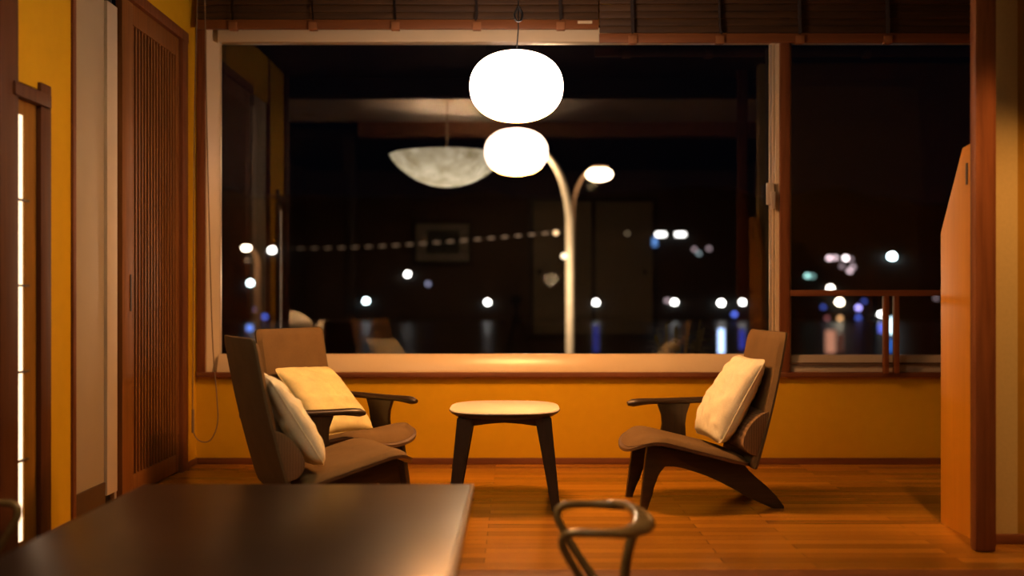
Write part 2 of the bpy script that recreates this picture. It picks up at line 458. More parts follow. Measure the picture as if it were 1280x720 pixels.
mb = MB().box(X0, XL + .02, 3.86, ld(17.5), 0, zh, .006); struct(mb, 'trim_5', 'cedar_shaded', 'brown wooden pillar at the far left edge', 'pillar')
mb = MB().box(X0, XL + .012, ld(88.5), ld(92.5), 0, zh, .003); struct(mb, 'trim_6', 'cedar', 'thin dark brown trim beside the white sliding door', 'door trim')

# lattice door
zlt = H + (CY - 3) * ld(160) / F
dr = thing('door_1', (XL, (d_lat0 + d_lat1) / 2, 0), 'reddish wooden lattice sliding door with fine vertical slats', 'door', kind='structure')
f = MB()
f.box(XL - .05, XL + .022, d_lat1 - .10, d_lat1 - .002, 0, ztop_l - .02, .003)
f.box(XL - .05, XL + .025, d_lat0 - .02, d_lat1, ztop_l - .03, ztop_l + .03, .003)
f.build('door_frame', 'cedar', dr, True)
f = MB()
zb = .115; zk = ztop_l - .14
f.box(XL - .035, XL, ld(153), ld(166), 0.01, ztop_l - .03, .003)
f.box(XL - .035, XL, ld(220), d_lat1 - .10, 0.01, ztop_l - .03, .003)
f.box(XL - .034, XL - .001, ld(165), ld(221), .01, zb, .003)
f.box(XL - .034, XL - .001, ld(165), ld(221), zk, ztop_l - .03, .003)
leaf = f.build('door_leaf', 'lattice', dr, True)
f = MB()
y0, y1 = ld(166), ld(220); n = 15
for i in range(n):
    yc = y0 + (i + .5) * (y1 - y0) / n
    f.box(XL - .012, XL - .006, yc - .0115, yc + .0115, zb - .005, zk + .005, .001)
f.build('lattice_slats', 'lattice', dr, True)
MB().box(XL - .034, XL - .016, y0 - .01, y1 + .01, zb - .005, zk + .005).build('backing_panel', 'lattice_back', dr, True)
MB().box(XL - .002, XL + .003, ld(163.8), ld(162.6), .98, 1.17, .001).build('handle', 'black', leaf, True)

# white sliding door with kick plate
dw = thing('door_2', (XL, (d_white0 + d_white1) / 2, 0), 'pale grey white sliding door with brown kick plate, beside the lattice door', 'door', kind='structure')
zwt = 2.52
MB().box(XL - .06, XL - .015, d_white0, ld(134), .0, ztop_l, .003).build('door_leaf', 'white', dw, True)
MB().box(XL - .016, XL - .004, d_white0, ld(133), .003, .14, .003).build('kick_plate', 'kick', dw, True)
MB().box(XL - .05, XL + .0, ld(134.3), ld(147), .07, zwt, .004).build('door_edge', 'lightwhite', dw, True)
MB().box(XL - .10, XL - .055, ld(134), ld(153), 0, ztop_l).build('gap_shade', 'black', dw, True)  # black sheet painting in the shade of the door gap
MB().box(XL - .056, XL - .03, ld(150.5), ld(153), .02, 2.35, .001).build('edge_strip', 'alu', dw, True)

# shoji with a lit paper strip
ds = thing('door_3', (XL, (sh0 + sh1) / 2, 0), 'narrow wooden shoji screen with a strip of glowing paper', 'door', kind='structure')
f = MB()
f.box(XL - .06, XL + .015, ld(47), ld(60), 0, 1.96, .003)
f.box(XL - .06, XL + .03, 3.96, ld(56), 1.86, 1.915, .003)
f.build('door_frame', 'cedar_shaded', ds, True)
f = MB()
f.box(XL - .05, XL - .005, ld(31.9), ld(47), 0.01, 1.86, .002)
f.box(XL - .05, XL - .005, ld(17.5), ld(23.4), 0.01, 1.86, .002)
f.box(XL - .05, XL - .006, ld(22.5), ld(32.5), 1.80, 1.86, .002)
f.box(XL - .05, XL - .006, ld(22.5), ld(32.5), 0.01, .05, .002)
f.build('door_leaf', 'sash_lit', ds, True)
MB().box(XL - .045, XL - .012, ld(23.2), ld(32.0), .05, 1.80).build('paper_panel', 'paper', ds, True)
f = MB()
for py in (250, 357, 465, 576):
    z = H - (py - CY) * 4.07 / F
    f.box(XL - .03, XL + .003, ld(20), ld(36), z - .004, z + .004)
f.build('crossbars', 'kick', ds, True)

# right side: pillar, wall piece, baseboard, panel
px0, px1 = (1213 - CX) * 4.1 / F, (1247 - CX) * 4.1 / F
mb = MB().box(px0 + .02, px1, 4.1, 4.16, 0, zh, .02); struct(mb, 'trim_7', 'cedar', 'tall brown wooden pillar standing right of the pine panel', 'pillar')
mb = MB().box(2.03, (1272 - CX) * 4.26 / F, 4.26, 4.36, 0, zh); struct(mb, 'wall_right', 'beige', 'beige papered wall strip behind the right pillar', 'wall')
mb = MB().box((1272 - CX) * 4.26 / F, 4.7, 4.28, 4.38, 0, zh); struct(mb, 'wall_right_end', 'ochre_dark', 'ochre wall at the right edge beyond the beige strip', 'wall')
mb = MB().box(px1, 3.3, 4.235, 4.262, 0, .04, .003); struct(mb, 'baseboard_right', 'cedarx', 'brown baseboard below the beige wall strip', 'baseboard')
mb = MB().box(4.6, 4.7, 4.36, D, 0, zh); struct(mb, 'wall_side', 'ochre', 'ochre end wall of the lounge hidden behind the pine panel', 'wall')

pp = thing('partition_panel', (1.99, 4.48, 0), 'tall pale pine partition board with sloping top beside the right pillar', 'partition')
prof = [(4.22, 0), (4.635, 0), (4.635, H - (291 - CY) * 4.635 / F), (4.41, H + (CY - 185) * 4.41 / F), (4.22, H + (CY - 172) * 4.25 / F)]
MB().prism(prof, lambda p: Vector((1.978, p[0], p[1])), lambda p: Vector((2.015, p[0], p[1])), .002).build('board', 'pine', pp, True)
MB().box(1.974, 1.980, 4.355, 4.372, 1.545, 1.64, .001).build('slot_plate', 'kick', pp, True)

# ceilings, lintel, rear room (seen mirrored in the glass)
mb = MB().box(-2.35, 4.7, 3.84, D + .14, zh, zh + .08); struct(mb, 'ceiling', 'darkceil', 'dark board ceiling over the lounge', 'ceiling')
mb = MB().box(-2.6, 3.3, 3.68, 3.84, 2.84, zh + .08); struct(mb, 'trim_8', 'darkceil', 'dark lintel beam between lounge and dining area', 'lintel')
mb = MB().box(-3.0, 3.3, 1.62, 3.68, zh, zh + .08); struct(mb, 'ceiling_dining', 'ceil', 'white ceiling over the dining table', 'ceiling')
mb = MB().box(-1.75, 3.3, 1.46, 1.62, 2.84, zh + .08); struct(mb, 'trim_9', 'clip', 'orange wooden ceiling beam behind the dining table', 'beam')
mb = MB().box(-3.0, 3.3, -2.0, 1.46, 2.86, 2.94); struct(mb, 'ceiling_rear', 'darkceil', 'dark board ceiling of the rear room', 'ceiling')
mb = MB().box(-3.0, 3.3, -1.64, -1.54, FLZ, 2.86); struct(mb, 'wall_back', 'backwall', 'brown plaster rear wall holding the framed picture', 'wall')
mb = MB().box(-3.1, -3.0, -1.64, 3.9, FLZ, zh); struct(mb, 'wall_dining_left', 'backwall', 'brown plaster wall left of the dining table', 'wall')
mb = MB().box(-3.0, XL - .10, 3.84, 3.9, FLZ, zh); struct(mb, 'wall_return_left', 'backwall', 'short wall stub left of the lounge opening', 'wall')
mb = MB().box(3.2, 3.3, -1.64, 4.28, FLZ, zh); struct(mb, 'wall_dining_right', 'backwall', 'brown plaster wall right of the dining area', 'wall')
mb = MB().box(-1.92, -1.80, 1.46, 1.58, FLZ, 2.86, .005); struct(mb, 'trim_10', 'walnutz', 'dark post at the left of the rear room opening', 'pillar')
dd = 2 * (D + .05) + 1.54
def rx(px): return (px - CX) * dd / F
def rzz(py): return H - (py - CY) * dd / F
fu = thing('door_4', (rx(741), -1.52, rzz(417)), 'pair of pale papered sliding closet doors in the rear wall', 'door', kind='structure')
f = MB(); f.box(rx(661), rx(821), -1.54, -1.505, rzz(417) - .06, rzz(417)); f.box(rx(661), rx(821), -1.54, -1.505, rzz(252), rzz(252) + .06)
f.box(rx(661), rx(667), -1.54, -1.505, rzz(417), rzz(252)); f.box(rx(815), rx(821), -1.54, -1.505, rzz(417), rzz(252)); f.box(rx(739), rx(744), -1.54, -1.505, rzz(417), rzz(252))
f.build('door_frame', 'walnutz', fu, True)
MB().box(rx(667), rx(739), -1.535, -1.515, rzz(417), rzz(252)).build('door_leaf', 'fusuma', fu, True)
MB().box(rx(744), rx(815), -1.535, -1.515, rzz(417), rzz(252)).build('door_leaf', 'fusuma', fu, True)
for px in (674, 806):
    c = Vector((rx(px), -1.513, rzz(340)))
    MB().tube([c, c + Vector((0, .006, 0))], .035, 20).build('pull', 'black', fu, True)
pf = thing('framed_picture', (rx(554), -1.53, rzz(330)), 'framed landscape picture with wide pale mount on the rear wall', 'picture')
f = MB(); a0, a1, b0, b1 = rx(517), rx(590), rzz(330), rzz(276)
for q in ((a0, a0 + .04, b0, b1), (a1 - .04, a1, b0, b1), (a0, a1, b0, b0 + .04), (a0, a1, b1 - .04, b1)): f.box(q[0], q[1], -1.54, -1.50, q[2], q[3], .004)
f.build('picture_frame', 'walnutz', pf, True)
MB().box(a0 + .03, a1 - .03, -1.538, -1.515, b0 + .03, b1 - .03).build('mount', 'mat', pf, True)
MB().box(a0 + .19, a1 - .18, -1.516, -1.512, b0 + .15, b1 - .14).build('print', 'print', pf, True)

# sideboard with linen (mirrored lower left in the glass)
sb = thing('sideboard', (-2.45, 2.0, FLZ), 'dark wooden sideboard against the left wall of the dining area', 'sideboard')
MB().box(-2.97, -1.95, 1.75, 2.25, FLZ, .60, .006).build('body', 'walnutz', sb, True)
MB().box(-2.985, -1.93, 1.73, 2.27, .60, .63, .006).build('top', 'walnut', sb, True)
for a in (-2.46, -1.96):
    MB().box(a - .5, a - .01, 2.25, 2.262, FLZ + .08, .58, .003).build('door', 'walnutz', sb, True)
def lump(c, r, sc, seed):
    m_ = MB(); m_.sphere((0, 0, 0), r, 24, sc)
    for v in m_.bm.verts:
        k = noise.noise(v.co * 6 + Vector((seed, 0, 0)))
        v.co += v.co.normalized() * .05 * k
        if v.co.z < -sc[2] * r * .75: v.co.z = -sc[2] * r * .75
        v.co += Vector(c) + Vector((0, 0, sc[2] * r * .75))
    return m_
tag(lump((-2.42, 2.0, .63), .24, (1.1, .7, .65), 3).build('linen_bundle', 'linen'), 'larger crumpled pale linen bundle on the sideboard', 'linen')
tag(lump((-2.05, 2.02, .63), .15, (.75, .8, .6), 9).build('linen_bundle', 'linen'), 'smaller crumpled pale linen bundle on the sideboard', 'linen')

# camera tripod mirrored in the glass (stands behind the viewpoint)
tp = thing('tripod', (0, -.28, FLZ), 'black camera on a tripod standing before the window', 'tripod')
for k in range(3):
    a = PI / 2 + k * 2 * PI / 3 + .5
    MB().tube([(.03 * math.cos(a), -.28 + .03 * math.sin(a), .82), (.42 * math.cos(a), -.28 + .42 * math.sin(a), FLZ)], [.016, .010], 10).build('leg', 'dark', tp, True)
MB().tube([(0, -.28, .62), (0, -.28, .95)], .014, 12).build('centre_column', 'dark', tp, True)
MB().sphere((0, -.28, .93), .035, 16).build('ball_head', 'dark', tp, True)
cb = MB().box(-.075, .075, -.32, -.24, .965, 1.075, .012).box(-.03, .03, -.31, -.25, 1.07, 1.10, .01).build('camera_body', 'dark', tp, True)
MB().tube([(0, -.24, 1.02), (0, -.16, 1.02)], [.038, .042], 24).build('lens', 'dark', cb, True)

# ------------------------------------------------------------------ roman blinds of wooden slats
def blind(xa, xb, y, zr0, zr1, tapes, label, tilts):
    b = thing('roman_blind', ((xa + xb) / 2, y, zr0), label, 'blind', 'wooden roman blinds above the windows')
    f = MB(); z = zr1 + .006; i = 0
    while z < 2.985:
        hgt = min(.041, 2.992 - z)
        f.box(xa, xb, y + .004 * (i % 2), y + .012 + .004 * (i % 2), z, z + hgt, .0015)
        z += .045; i += 1
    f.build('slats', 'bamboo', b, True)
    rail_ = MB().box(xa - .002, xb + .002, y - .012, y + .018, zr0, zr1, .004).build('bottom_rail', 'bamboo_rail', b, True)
    for k, px in enumerate(tapes):
        x = (px - CX) * (y - .015) / F
        t = tilts[k % len(tilts)]
        pts = catmull([(x + .012 * t, y - .010, 2.99), (x - .004, y - .016, 2.88), (x, y - .018, zr1 + .03), (x + .012 * t, y - .022, zr1 - .004)], 5)
        MB().tube(pts, [(.013, .003)] * len(pts), 8).build('tape', 'tape', b, True)
        MB().box(x - .026, x + .026, y - .024, y + .02, zr0 - .008, zr0 + .040, .003).build('clip', 'clip', rail_, True)
    return b, rail_
yb = 6.17
xm = (748.5 - CX) * yb / F
bl, br_ = blind((246 - CX) * yb / F, xm - .003, yb, H + (CY - 36.5) * yb / F, H + (CY - 25) * yb / F, [291, 391, 494, 596, 701], 'left wooden slat roman blind drawn up higher behind the globe lamp', [0, .5, .2, -1, .1])
MB().box((722 - CX) * yb / F, (740 - CX) * yb / F, yb - .0135, yb - .011, H + (CY - 30.2) * yb / F, H + (CY - 26.8) * yb / F).build('maker_plate', 'frame', br_, True)
blind(xm + .003, 3.0, yb - .02, H + (CY - 53.5) * (yb - .02) / F, H + (CY - 42) * (yb - .02) / F, [791, 900, 1000, 1110], 'right wooden slat roman blind hanging lower above the dark window', [.1, 1, .2, 0])
# pull cord of the left blind
yc = 6.12
def cp(px, py): return (px - CX) * yc / F, yc, H - (py - CY) * yc / F
P = [cp(247, -8), cp(243, 150), cp(241.5, 400), cp(241, 520), cp(243, 543), cp(252, 552), cp(264, 549), cp(272, 528), cp(271, 495), cp(266, 430), cp(262, 300), cp(258, 120), cp(256, -8)]
pc = MB().tube(catmull(P, 8), .0035, 8).build('pull_cord', 'cord', bl, True)
MB().tube([cp(241.2, 512), cp(241.0, 541)], .008, 10).build('cord_weight', 'cord', pc, True)

# ------------------------------------------------------------------ lamps
gp = thing('globe_pendant_lamp', (0, 5.17, 3.0), 'glowing white flattened globe pendant lamp above the round-cornered side table', 'lamp')
GC = at(645.5, 108.5, 5.17)
a_, c_ = 58.5 * 5.17 / F, 43.3 * 5.17 / F
prof = []
for i in range(33):
    t = -PI / 2 + PI * i / 32
    ct, st = math.cos(t), math.sin(t)
    e_ = 2 / 2.25
    prof.append((a_ * abs(ct) ** e_, c_ * (abs(st) ** e_) * (1 if st > 0 else -1)))
prof[0] = (0, -c_); prof[-1] = (0, c_)
kcap = 9
MB().lathe(prof[kcap - 0:], GC, 64).build('shade', 'globe', gp, True, smooth=80)
M['glow'] = emit('lamp_underside', LAMP_COL, CAP_L)
MB().lathe(prof[:kcap + 1], GC, 64).build('underside', 'glow', gp, True, smooth=80)
xk = GC.x + .01
MB().tube([(GC.x, 5.17, GC.z + c_ - .01), (xk, 5.17, 2.45), (xk, 5.17, 2.99)], .0035, 8).build('cord', 'black', gp, True)
kz = H + (CY - 18) * 5.17 / F
lp = catmull([(xk - .004, 5.165, kz + .035), (xk - .022, 5.16, kz - .005), (xk - .01, 5.16, kz - .036), (xk + .014, 5.16, kz - .034), (xk + .022, 5.165, kz + .0), (xk + .006, 5.165, kz + .035)], 6, True)
MB().tube(lp, .005, 8, True).tube([(v.x * .8 + xk * .2, 5.175, v.z * .9 + kz * .1) for v in lp], .004, 8, True).build('cord_loop', 'black', gp, True)
MB().lathe([(0, 0), (.05, 0), (.05, -.02), (.012, -.03), (0, -.03)], (xk, 5.17, 3.0), 24).build('ceiling_hook', 'alu', gp, True)

dl = 2 * (D + .05) - 3.0
BX = (559 - CX) * dl / F; BR = 72 * dl / F
zr, zb_ = H + (CY - 195) * dl / F, H + (CY - 234) * dl / F
bp_ = thing('bowl_pendant_lamp', (BX, 3.0, 3.0), 'wide marbled bowl pendant lamp over the dining table, mirrored in the window', 'lamp')
hgt = zr - zb_
prof = [(BR * math.sin(i / 20 * PI / 2) ** 1.0, hgt * (1 - math.cos(i / 20 * PI / 2)) ** 1.15) for i in range(21)]
prof = [(BR * i / 20, hgt * (1 - (1 - (i / 20) ** 2) ** .8)) for i in range(21)]
inner = [(max(r_ - .012, 0), z_ + .012) for r_, z_ in reversed(prof)]
MB().lathe(prof, (BX, 3.0, zb_), 64).build('bowl', 'bowl', bp_, True, smooth=60)
MB().lathe([prof[-1]] + inner, (BX, 3.0, zb_), 64).build('lining', 'lightwhite', bp_, True, smooth=60)
MB().tube([(BX, 3.0, zb_ + .06), (BX, 3.0, 2.99)], .012, 12).build('rod', 'lightwhite', bp_, True)
MB().lathe([(0, .05), (.06, .0), (.02, .09), (0, .1)], (BX, 3.0, zr - .02), 20).build('rod_collar', 'lightwhite', bp_, True)
MB().lathe([(0, 0), (.07, 0), (.06, -.05), (0, -.05)], (BX, 3.0, 3.0), 24).build('ceiling_rose', 'lightwhite', bp_, True)
ld_ = bpy.data.lights.new('bowl_bulb', 'SPOT'); ld_.spot_size = math.radians(138); ld_.spot_blend = .9; ld_.energy = 270; ld_.color = (1, .62, .34); ld_.shadow_soft_size = .02
lo = bpy.data.objects.new('bowl_bulb', ld_); COL.objects.link(lo); lo.location = (BX + .26, 2.60, zr - .02); lo.rotation_euler = (PI, 0, 0)

rl = thing('rear_fill_lamp', (.05, .0, 2.86), 'small round fill lamp added on the dark rear ceiling', 'lamp')  # added unseen lamp that brightens the mirrored rear wall
MB().lathe([(0, 0), (.15, 0), (.15, -.03), (.125, -.03), (.12, -.02), (0, -.02)], (.05, 0, 2.86), 32).build('rim', 'lightwhite', rl, True)
MB().lathe([(0, -.034), (.08, -.032), (.118, -.022), (0, -.021)], (.05, 0, 2.86), 32).build('diffuser', emit('rear_fill_glow', (1, .62, .34), 90), rl, True)
dn2 = thing('added_downlight', (-2.2, 2.1, 3.0), 'round fill downlight added in the dining ceiling above the sideboard', 'lamp')  # added light to brighten the linen on the sideboard
MB().lathe([(.045, -.012), (.075, -.012), (.075, 0), (.045, 0), (.045, -.012)], (-2.2, 2.1, 3.0), 32).build('trim_ring', 'lightwhite', dn2, True)
sl2 = bpy.data.lights.new('fill_beam', 'SPOT'); sl2.energy = 1000; sl2.color = (1, .6, .3); sl2.spot_size = math.radians(34); sl2.spot_blend = .8; sl2.shadow_soft_size = .02
so2 = bpy.data.objects.new('fill_beam', sl2); COL.objects.link(so2); so2.location = (-2.2, 2.1, 2.985)
dn = thing('added_downlight', (1.7, 3.1, 3.0), 'round fill downlight added in the dining ceiling near the right wall', 'lamp')  # added light for the right pillar and beige wall strip
MB().lathe([(.045, -.012), (.075, -.012), (.075, 0), (.045, 0), (.045, -.012)], (1.7, 3.1, 3.0), 32).build('trim_ring', 'lightwhite', dn, True)
MB().lathe([(0, -.004), (.044, -.004), (.044, 0), (0, 0)], (1.7, 3.1, 3.0), 32).build('diffuser', emit('added_downlight_glow', LAMP_COL, 6), dn, True)
sl_ = bpy.data.lights.new('fill_beam', 'SPOT'); sl_.energy = 250; sl_.color = (1, .44, .13); sl_.spot_size = math.radians(36); sl_.spot_blend = .9; sl_.shadow_soft_size = .04
so = bpy.data.objects.new('fill_beam', sl_); COL.objects.link(so); so.location = (1.7, 3.1, 2.97)
so.rotation_euler = (Vector((2.25, 4.26, .85)) - Vector((1.7, 3.1, 2.97))).to_track_quat('-Z', 'Y').to_euler()

# ------------------------------------------------------------------ lounge chairs
# local frame: +X forward, +Y the chair's left, seat 0.36 m high at the front
HW = .265
def back_pt(t):      # back panel centre line, t 0..1 bottom to top
    return (-.185 - .158 * t - .012 * math.sin(PI * t), .20 + .678 * t)
def squircle(a, b, n=5.0):
    """maps the square to a rounded square"""
    m_ = max(abs(a), abs(b))
    if m_ < 1e-6: return 0, 0
    k = (abs(a / m_) ** n + abs(b / m_) ** n) ** (-1 / n)
    return a * k, b * k
def seat_pt(a, b, lift):
    aa, bb = squircle(a, b, 5)
    v = HW * bb
    u = .110 + .290 * aa + .038 * max(0, aa) * (1 - bb * bb)
    tt = (u + .18) / .55
    z = .222 + .125 * tt + .018 * (bb * bb) * max(0, tt) - .030 * max(0, (tt - .80) / .2) ** 2 * (1 if tt > .8 else 0)
    return u, v, z + lift
def lounge_chair(arm, loc, rz, label):
    c = thing('lounge_chair', loc, label, 'chair', 'one-armed lounge chairs by the window', rz)
    # plywood shell under the seat
    def tf(a, b): u, v, z = seat_pt(a, b, 0.002); return Vector((u, v, z))
    def bf(a, b):
        u, v, z = seat_pt(a, b, 0.0); e = 1 - max(abs(a), abs(b)) ** 6
        return Vector((u, v, z - .012 - .006 * e))
    MB().shell(tf, bf, 28, 24).build('seat_shell', 'shell', c)
    # upholstered pad, slightly inset, rounded edge
    def ins(a, b): return a * .965 - .010, b * .985
    def tf2(a, b):
        A, B = ins(a, b); u, v, z = seat_pt(A, B, 0)
        e = (max(0, 1 - abs(a) ** 7)) ** .5 * (max(0, 1 - abs(b) ** 9)) ** .5
        return Vector((u, v, z + .004 + .030 * e))
    def bf2(a, b):
        A, B = ins(a, b); u, v, z = seat_pt(A, B, 0); return Vector((u, v, z + .003))
    MB().shell(tf2, bf2, 30, 28).build('seat', 'uphol', c)
    # back: upholstered front panel and covered rear panel
    def bk(a, b, off, e):
        aa, bb = squircle(a, b, 26)
        x, z = back_pt((aa + 1) / 2)
        n_ = Vector((.975, 0, .22))
        cv = .012 * (bb * bb)
        return Vector((x, HW * bb, z)) + n_ * (off * e + cv)
    edge = lambda a, b: (max(0, 1 - abs(a) ** 16)) ** .5 * (max(0, 1 - abs(b) ** 14)) ** .5
    MB().shell(lambda a, b: bk(a * .992, b * .99, .024, edge(a, b)), lambda a, b: bk(a * .992, b * .99, 0, 1), 30, 24).build('backrest', 'uphol', c)
    MB().shell(lambda a, b: bk(a, b, .001, 1), lambda a, b: bk(a, b, -.016, .6 + .4 * edge(a, b)), 30, 24).build('back_panel', 'backcov', c)
    # lumbar bolster: D section along the width
    f = MB(); sec = []
    for i in range(17):
        t = i / 16; ang = PI * t
        x, z = back_pt(.10 + .33 * t)
        k = .104 * math.sin(ang) ** .55
        sec.append((x + .014 + k, z - .02 * math.sin(ang)))
    for i in range(5):
        t = 1 - (i + .5) / 5
        x, z = back_pt(.10 + .33 * t); sec.append((x + .014, z))
    w_ = HW - .008
    f.prism(sec, lambda p: Vector((p[0], -w_, p[1])), lambda p: Vector((p[0], w_, p[1])), .008)
    f.build('lumbar_cushion', 'ribbed', c, smooth=50)
    # side frames: front leg and sweeping rear leg cut from one board
    lower = [(.253, .211), (.19, .207), (.106, .184), (.04, .16), (-.029, .128), (-.09, .096), (-.149, .062), (-.23, .024), (-.285, .0)]
    upper = [(-.340, .0), (-.338, .012), (-.30, .065), (-.25, .115), (-.205, .152), (-.165, .19), (-.14, .222)]
    poly = [(.381, 0), (.347, 0)]
    poly += [(v.x, v.y) for v in catmull([(.347, 0, 0), (.31, .105, 0), (.282, .175, 0), (.253, .211, 0)], 4)[1:-1]]
    poly += [(v.x, v.y) for v in catmull([(p[0], p[1], 0) for p in lower], 3)]
    poly += upper
    poly += [(0.0, .250), (.15, .283), (.31, .315), (.340, .322), (.352, .25)]
    for sgn in (-1, 1):
        vf = lambda p, o: Vector((p[0], sgn * (.150 + .045 * max(0, (.20 - p[0]) / .5) + (.015 if p[1] < .1 and p[0] > .2 else 0)) + o, p[1]))
        MB().prism(poly, lambda p: vf(p, -.017), lambda p: vf(p, .017), .004).build('side_frame', 'walnut', c, smooth=40)
    MB().box(.02, .075, -.15, .15, .205, .235, .004).build('stretcher', 'walnut', c)
    # single armrest on a shaped board
    v0 = arm * (HW + .004)
    pr = [(q_ - .05, w_) for q_, w_ in [(.075, .25), (.232, .27), (.216, .33), (.209, .37), (.214, .42), (.236, .478), (.055, .478), (.075, .42), (.082, .37), (.080, .32)]]
    MB().prism(pr, lambda p: Vector((p[0], v0 - .013, p[1])), lambda p: Vector((p[0], v0 + .013, p[1])), .003).build('arm_support', 'walnutz', c)
    n = 22; pts = []; rad = []
    for i in range(n + 1):
        t = i / n
        x = -.262 + .610 * t
        z = .490 - (.012 * max(0, (t - .82) / .18) ** 1.6) + .012 * (1 - t) ** 2 
        r_ = .032; tk = .0165 + .007 * max(0, (t - .8) / .2)
        if t > .93: q = math.sqrt(max(0, 1 - ((t - .93) / .072) ** 2)); r_ *= .35 + .65 * q; tk *= .3 + .7 * q
        pts.append((x, v0, z)); rad.append((r_, tk))
    MB().tube(pts, rad, 16).build('armrest', 'walnut', c, smooth=60)
    return c
near_left = lounge_chair(1, (-.922, 4.523, 0), math.radians(29), 'brown one-armed lounge chair nearest the dining table, rear panel turned to us')
rear_left = lounge_chair(1, (-.985, 5.42, 0), math.radians(-31), 'brown lounge chair in the left window corner holding the yellow pillow')
right_ch = lounge_chair(-1, (.975, 5.13, 0), PI + math.radians(6), 'brown lounge chair alone right of the small table, facing left')

def pillow(chair, low, high, w, v, thick, mat, label, seed, roll=0.0, yaw=0.0):
    o = chair
    f = MB()
    lo = Vector((low[0], v, low[1])); hi = Vector((high[0], v, high[1]))
    axis = (hi - lo).normalized(); side = Vector((0, 1, 0)); nrm = side.cross(axis); nrm = nrm if nrm.x > 0 else -nrm
    side0 = side; side = side0 * math.cos(yaw) + nrm * math.sin(yaw); nrm = nrm * math.cos(yaw) - side0 * math.sin(yaw)
    c0 = (lo + hi) / 2; hh = (hi - lo).length / 2
    ax = axis * math.cos(roll) + side * math.sin(roll); sd = side * math.cos(roll) - axis * math.sin(roll)
    def P(a, b, sg):
        pin = 1 - .055 * (1 - b * b) * abs(a) ** 3; pin2 = 1 - .055 * (1 - a * a) * abs(b) ** 3
        qa, qb = squircle(a, b, 11)
        A = qa * pin; B = qb * pin2
        th = thick * (max(0, 1 - abs(a) ** 2.3) * max(0, 1 - abs(b) ** 2.3)) ** .42
        th *= 1 - .18 * a
        ed = max(abs(a), abs(b))
        q = Vector((a * 3.2 + seed, b * 3.2, sg))
        wr = .012 * noise.noise(q) + .010 * noise.noise(Vector((a * 7 + seed, b * 2.2 + seed, sg))) * (1 - ed ** 4) + .006 * noise.noise(Vector((a * 3 + b * 9, seed, sg * 2)))
        pt = c0 + ax * (A * hh) + sd * (B * w / 2)
        return pt + nrm * (sg * (th * .5) + wr * (1 - ed ** 8) * sg)
    f.shell(lambda a, b: P(a, b, 1), lambda a, b: P(a, b, -1), 36, 36)
    m4 = Matrix.Translation(o.location) @ Matrix.Rotation(o.rotation_euler.z, 4, 'Z')
    bmesh.ops.transform(f.bm, matrix=m4, verts=f.bm.verts)
    # seam piping
    ob = f.build('throw_pillow', mat, None, smooth=70)
    org = ob.location.copy()
    t = MB()
    loop = []
    for k in range(80):
        q = k / 80 * 8
        if q < 2: a, b = -1 + q, -1
        elif q < 4: a, b = 1, -1 + (q - 2)
        elif q < 6: a, b = 1 - (q - 4), 1
        else: a, b = -1, 1 - (q - 6)
        loop.append((m4 @ P(a, b, 1)) - org)
    t.tube(loop, .0024, 6, True)
    sp = t.build('seam', mat, ob)
    return tag(ob, label, 'pillow', 'throw pillows on the lounge chairs')
pillow(near_left, (-.012, .325), (-.255, .715), .45, -.03, .150, 'cream', 'cream throw pillow on the chair nearest the dining table', 2.0, 0.0, .06)
pillow(rear_left, (.125, .32), (-.235, .665), .44, -.02, .14, 'yellowc', 'yellow throw pillow on the chair in the window corner', 7.0, 0.06)
pillow(right_ch, (-.012, .320), (-.250, .745), .45, -.01, .165, 'cream', 'cream throw pillow on the lone right chair', 12.0)

# ------------------------------------------------------------------ side table
TC = Vector((-.058, 5.15, 0))
st = thing('side_table', TC, 'small side table with pale round-cornered top on splayed dark legs', 'table')
def sup(r1, r2, n, z, k=64):
    out = []
    for i in range(k):
        t = 2 * PI * i / k; c1, s1 = math.cos(t), math.sin(t)
        out.append(Vector((r1 * abs(c1) ** (2 / n) * (1 if c1 > 0 else -1), r2 * abs(s1) ** (2 / n) * (1 if s1 > 0 else -1), z)))
    return out
def loft(rings):
    t = bmesh.new(); R = [[t.verts.new(v) for v in r_] for r_ in rings]
    for A, B in zip(R, R[1:]):
        k = len(A)
        for i in range(k): t.faces.new([A[i], A[(i + 1) % k], B[(i + 1) % k], B[i]])
    t.faces.new(list(reversed(R[0]))); t.faces.new(R[-1])
    bmesh.ops.recalc_face_normals(t, faces=t.faces)
    m_ = MB(); m_.merge(t); return m_
TH = .486; ra, rb = .284, .315
loft([sup(ra - .035, rb - .035, 3, TH - .034), sup(ra - .008, rb - .008, 3, TH - .018), sup(ra, rb, 3, TH - .008), sup(ra - .0015, rb - .0015, 3, TH - .004)]).build('top_edge', 'walnut', st)
loft([sup(ra - .0015, rb - .0015, 3, TH - .004), sup(ra - .004, rb - .004, 3, TH)]).build('tabletop', 'tabletop', st)
for sx in (-1, 1):
    for sy in (-1, 1):
        T0 = Vector((sx * .192, sy * .205, TH - .03)); T1 = Vector((sx * .255, sy * .275, 0))
        def sec(c, w, d): return [c + Vector((-w, -d, 0)), c + Vector((w, -d, 0)), c + Vector((w, d, 0)), c + Vector((-w, d, 0))]
        m_ = loft([sec(T1, .020, .020), sec(T0, .041, .034)])
        bmesh.ops.bevel(m_.bm, geom=list(m_.bm.edges), offset=.005, segments=2, affect='EDGES')
        m_.build('leg', 'walnutz', st)
for sy in (-1, 1):
    pr = [(-.17, TH - .032), (.17, TH - .032), (.17, TH - .075), (.08, TH - .062), (0, TH - .056), (-.08, TH - .062), (-.17, TH - .075)]
    MB().prism(pr, lambda p: Vector((p[0], sy * .21 - .011, p[1])), lambda p: Vector((p[0], sy * .21 + .011, p[1])), .002).build('apron', 'walnut', st)
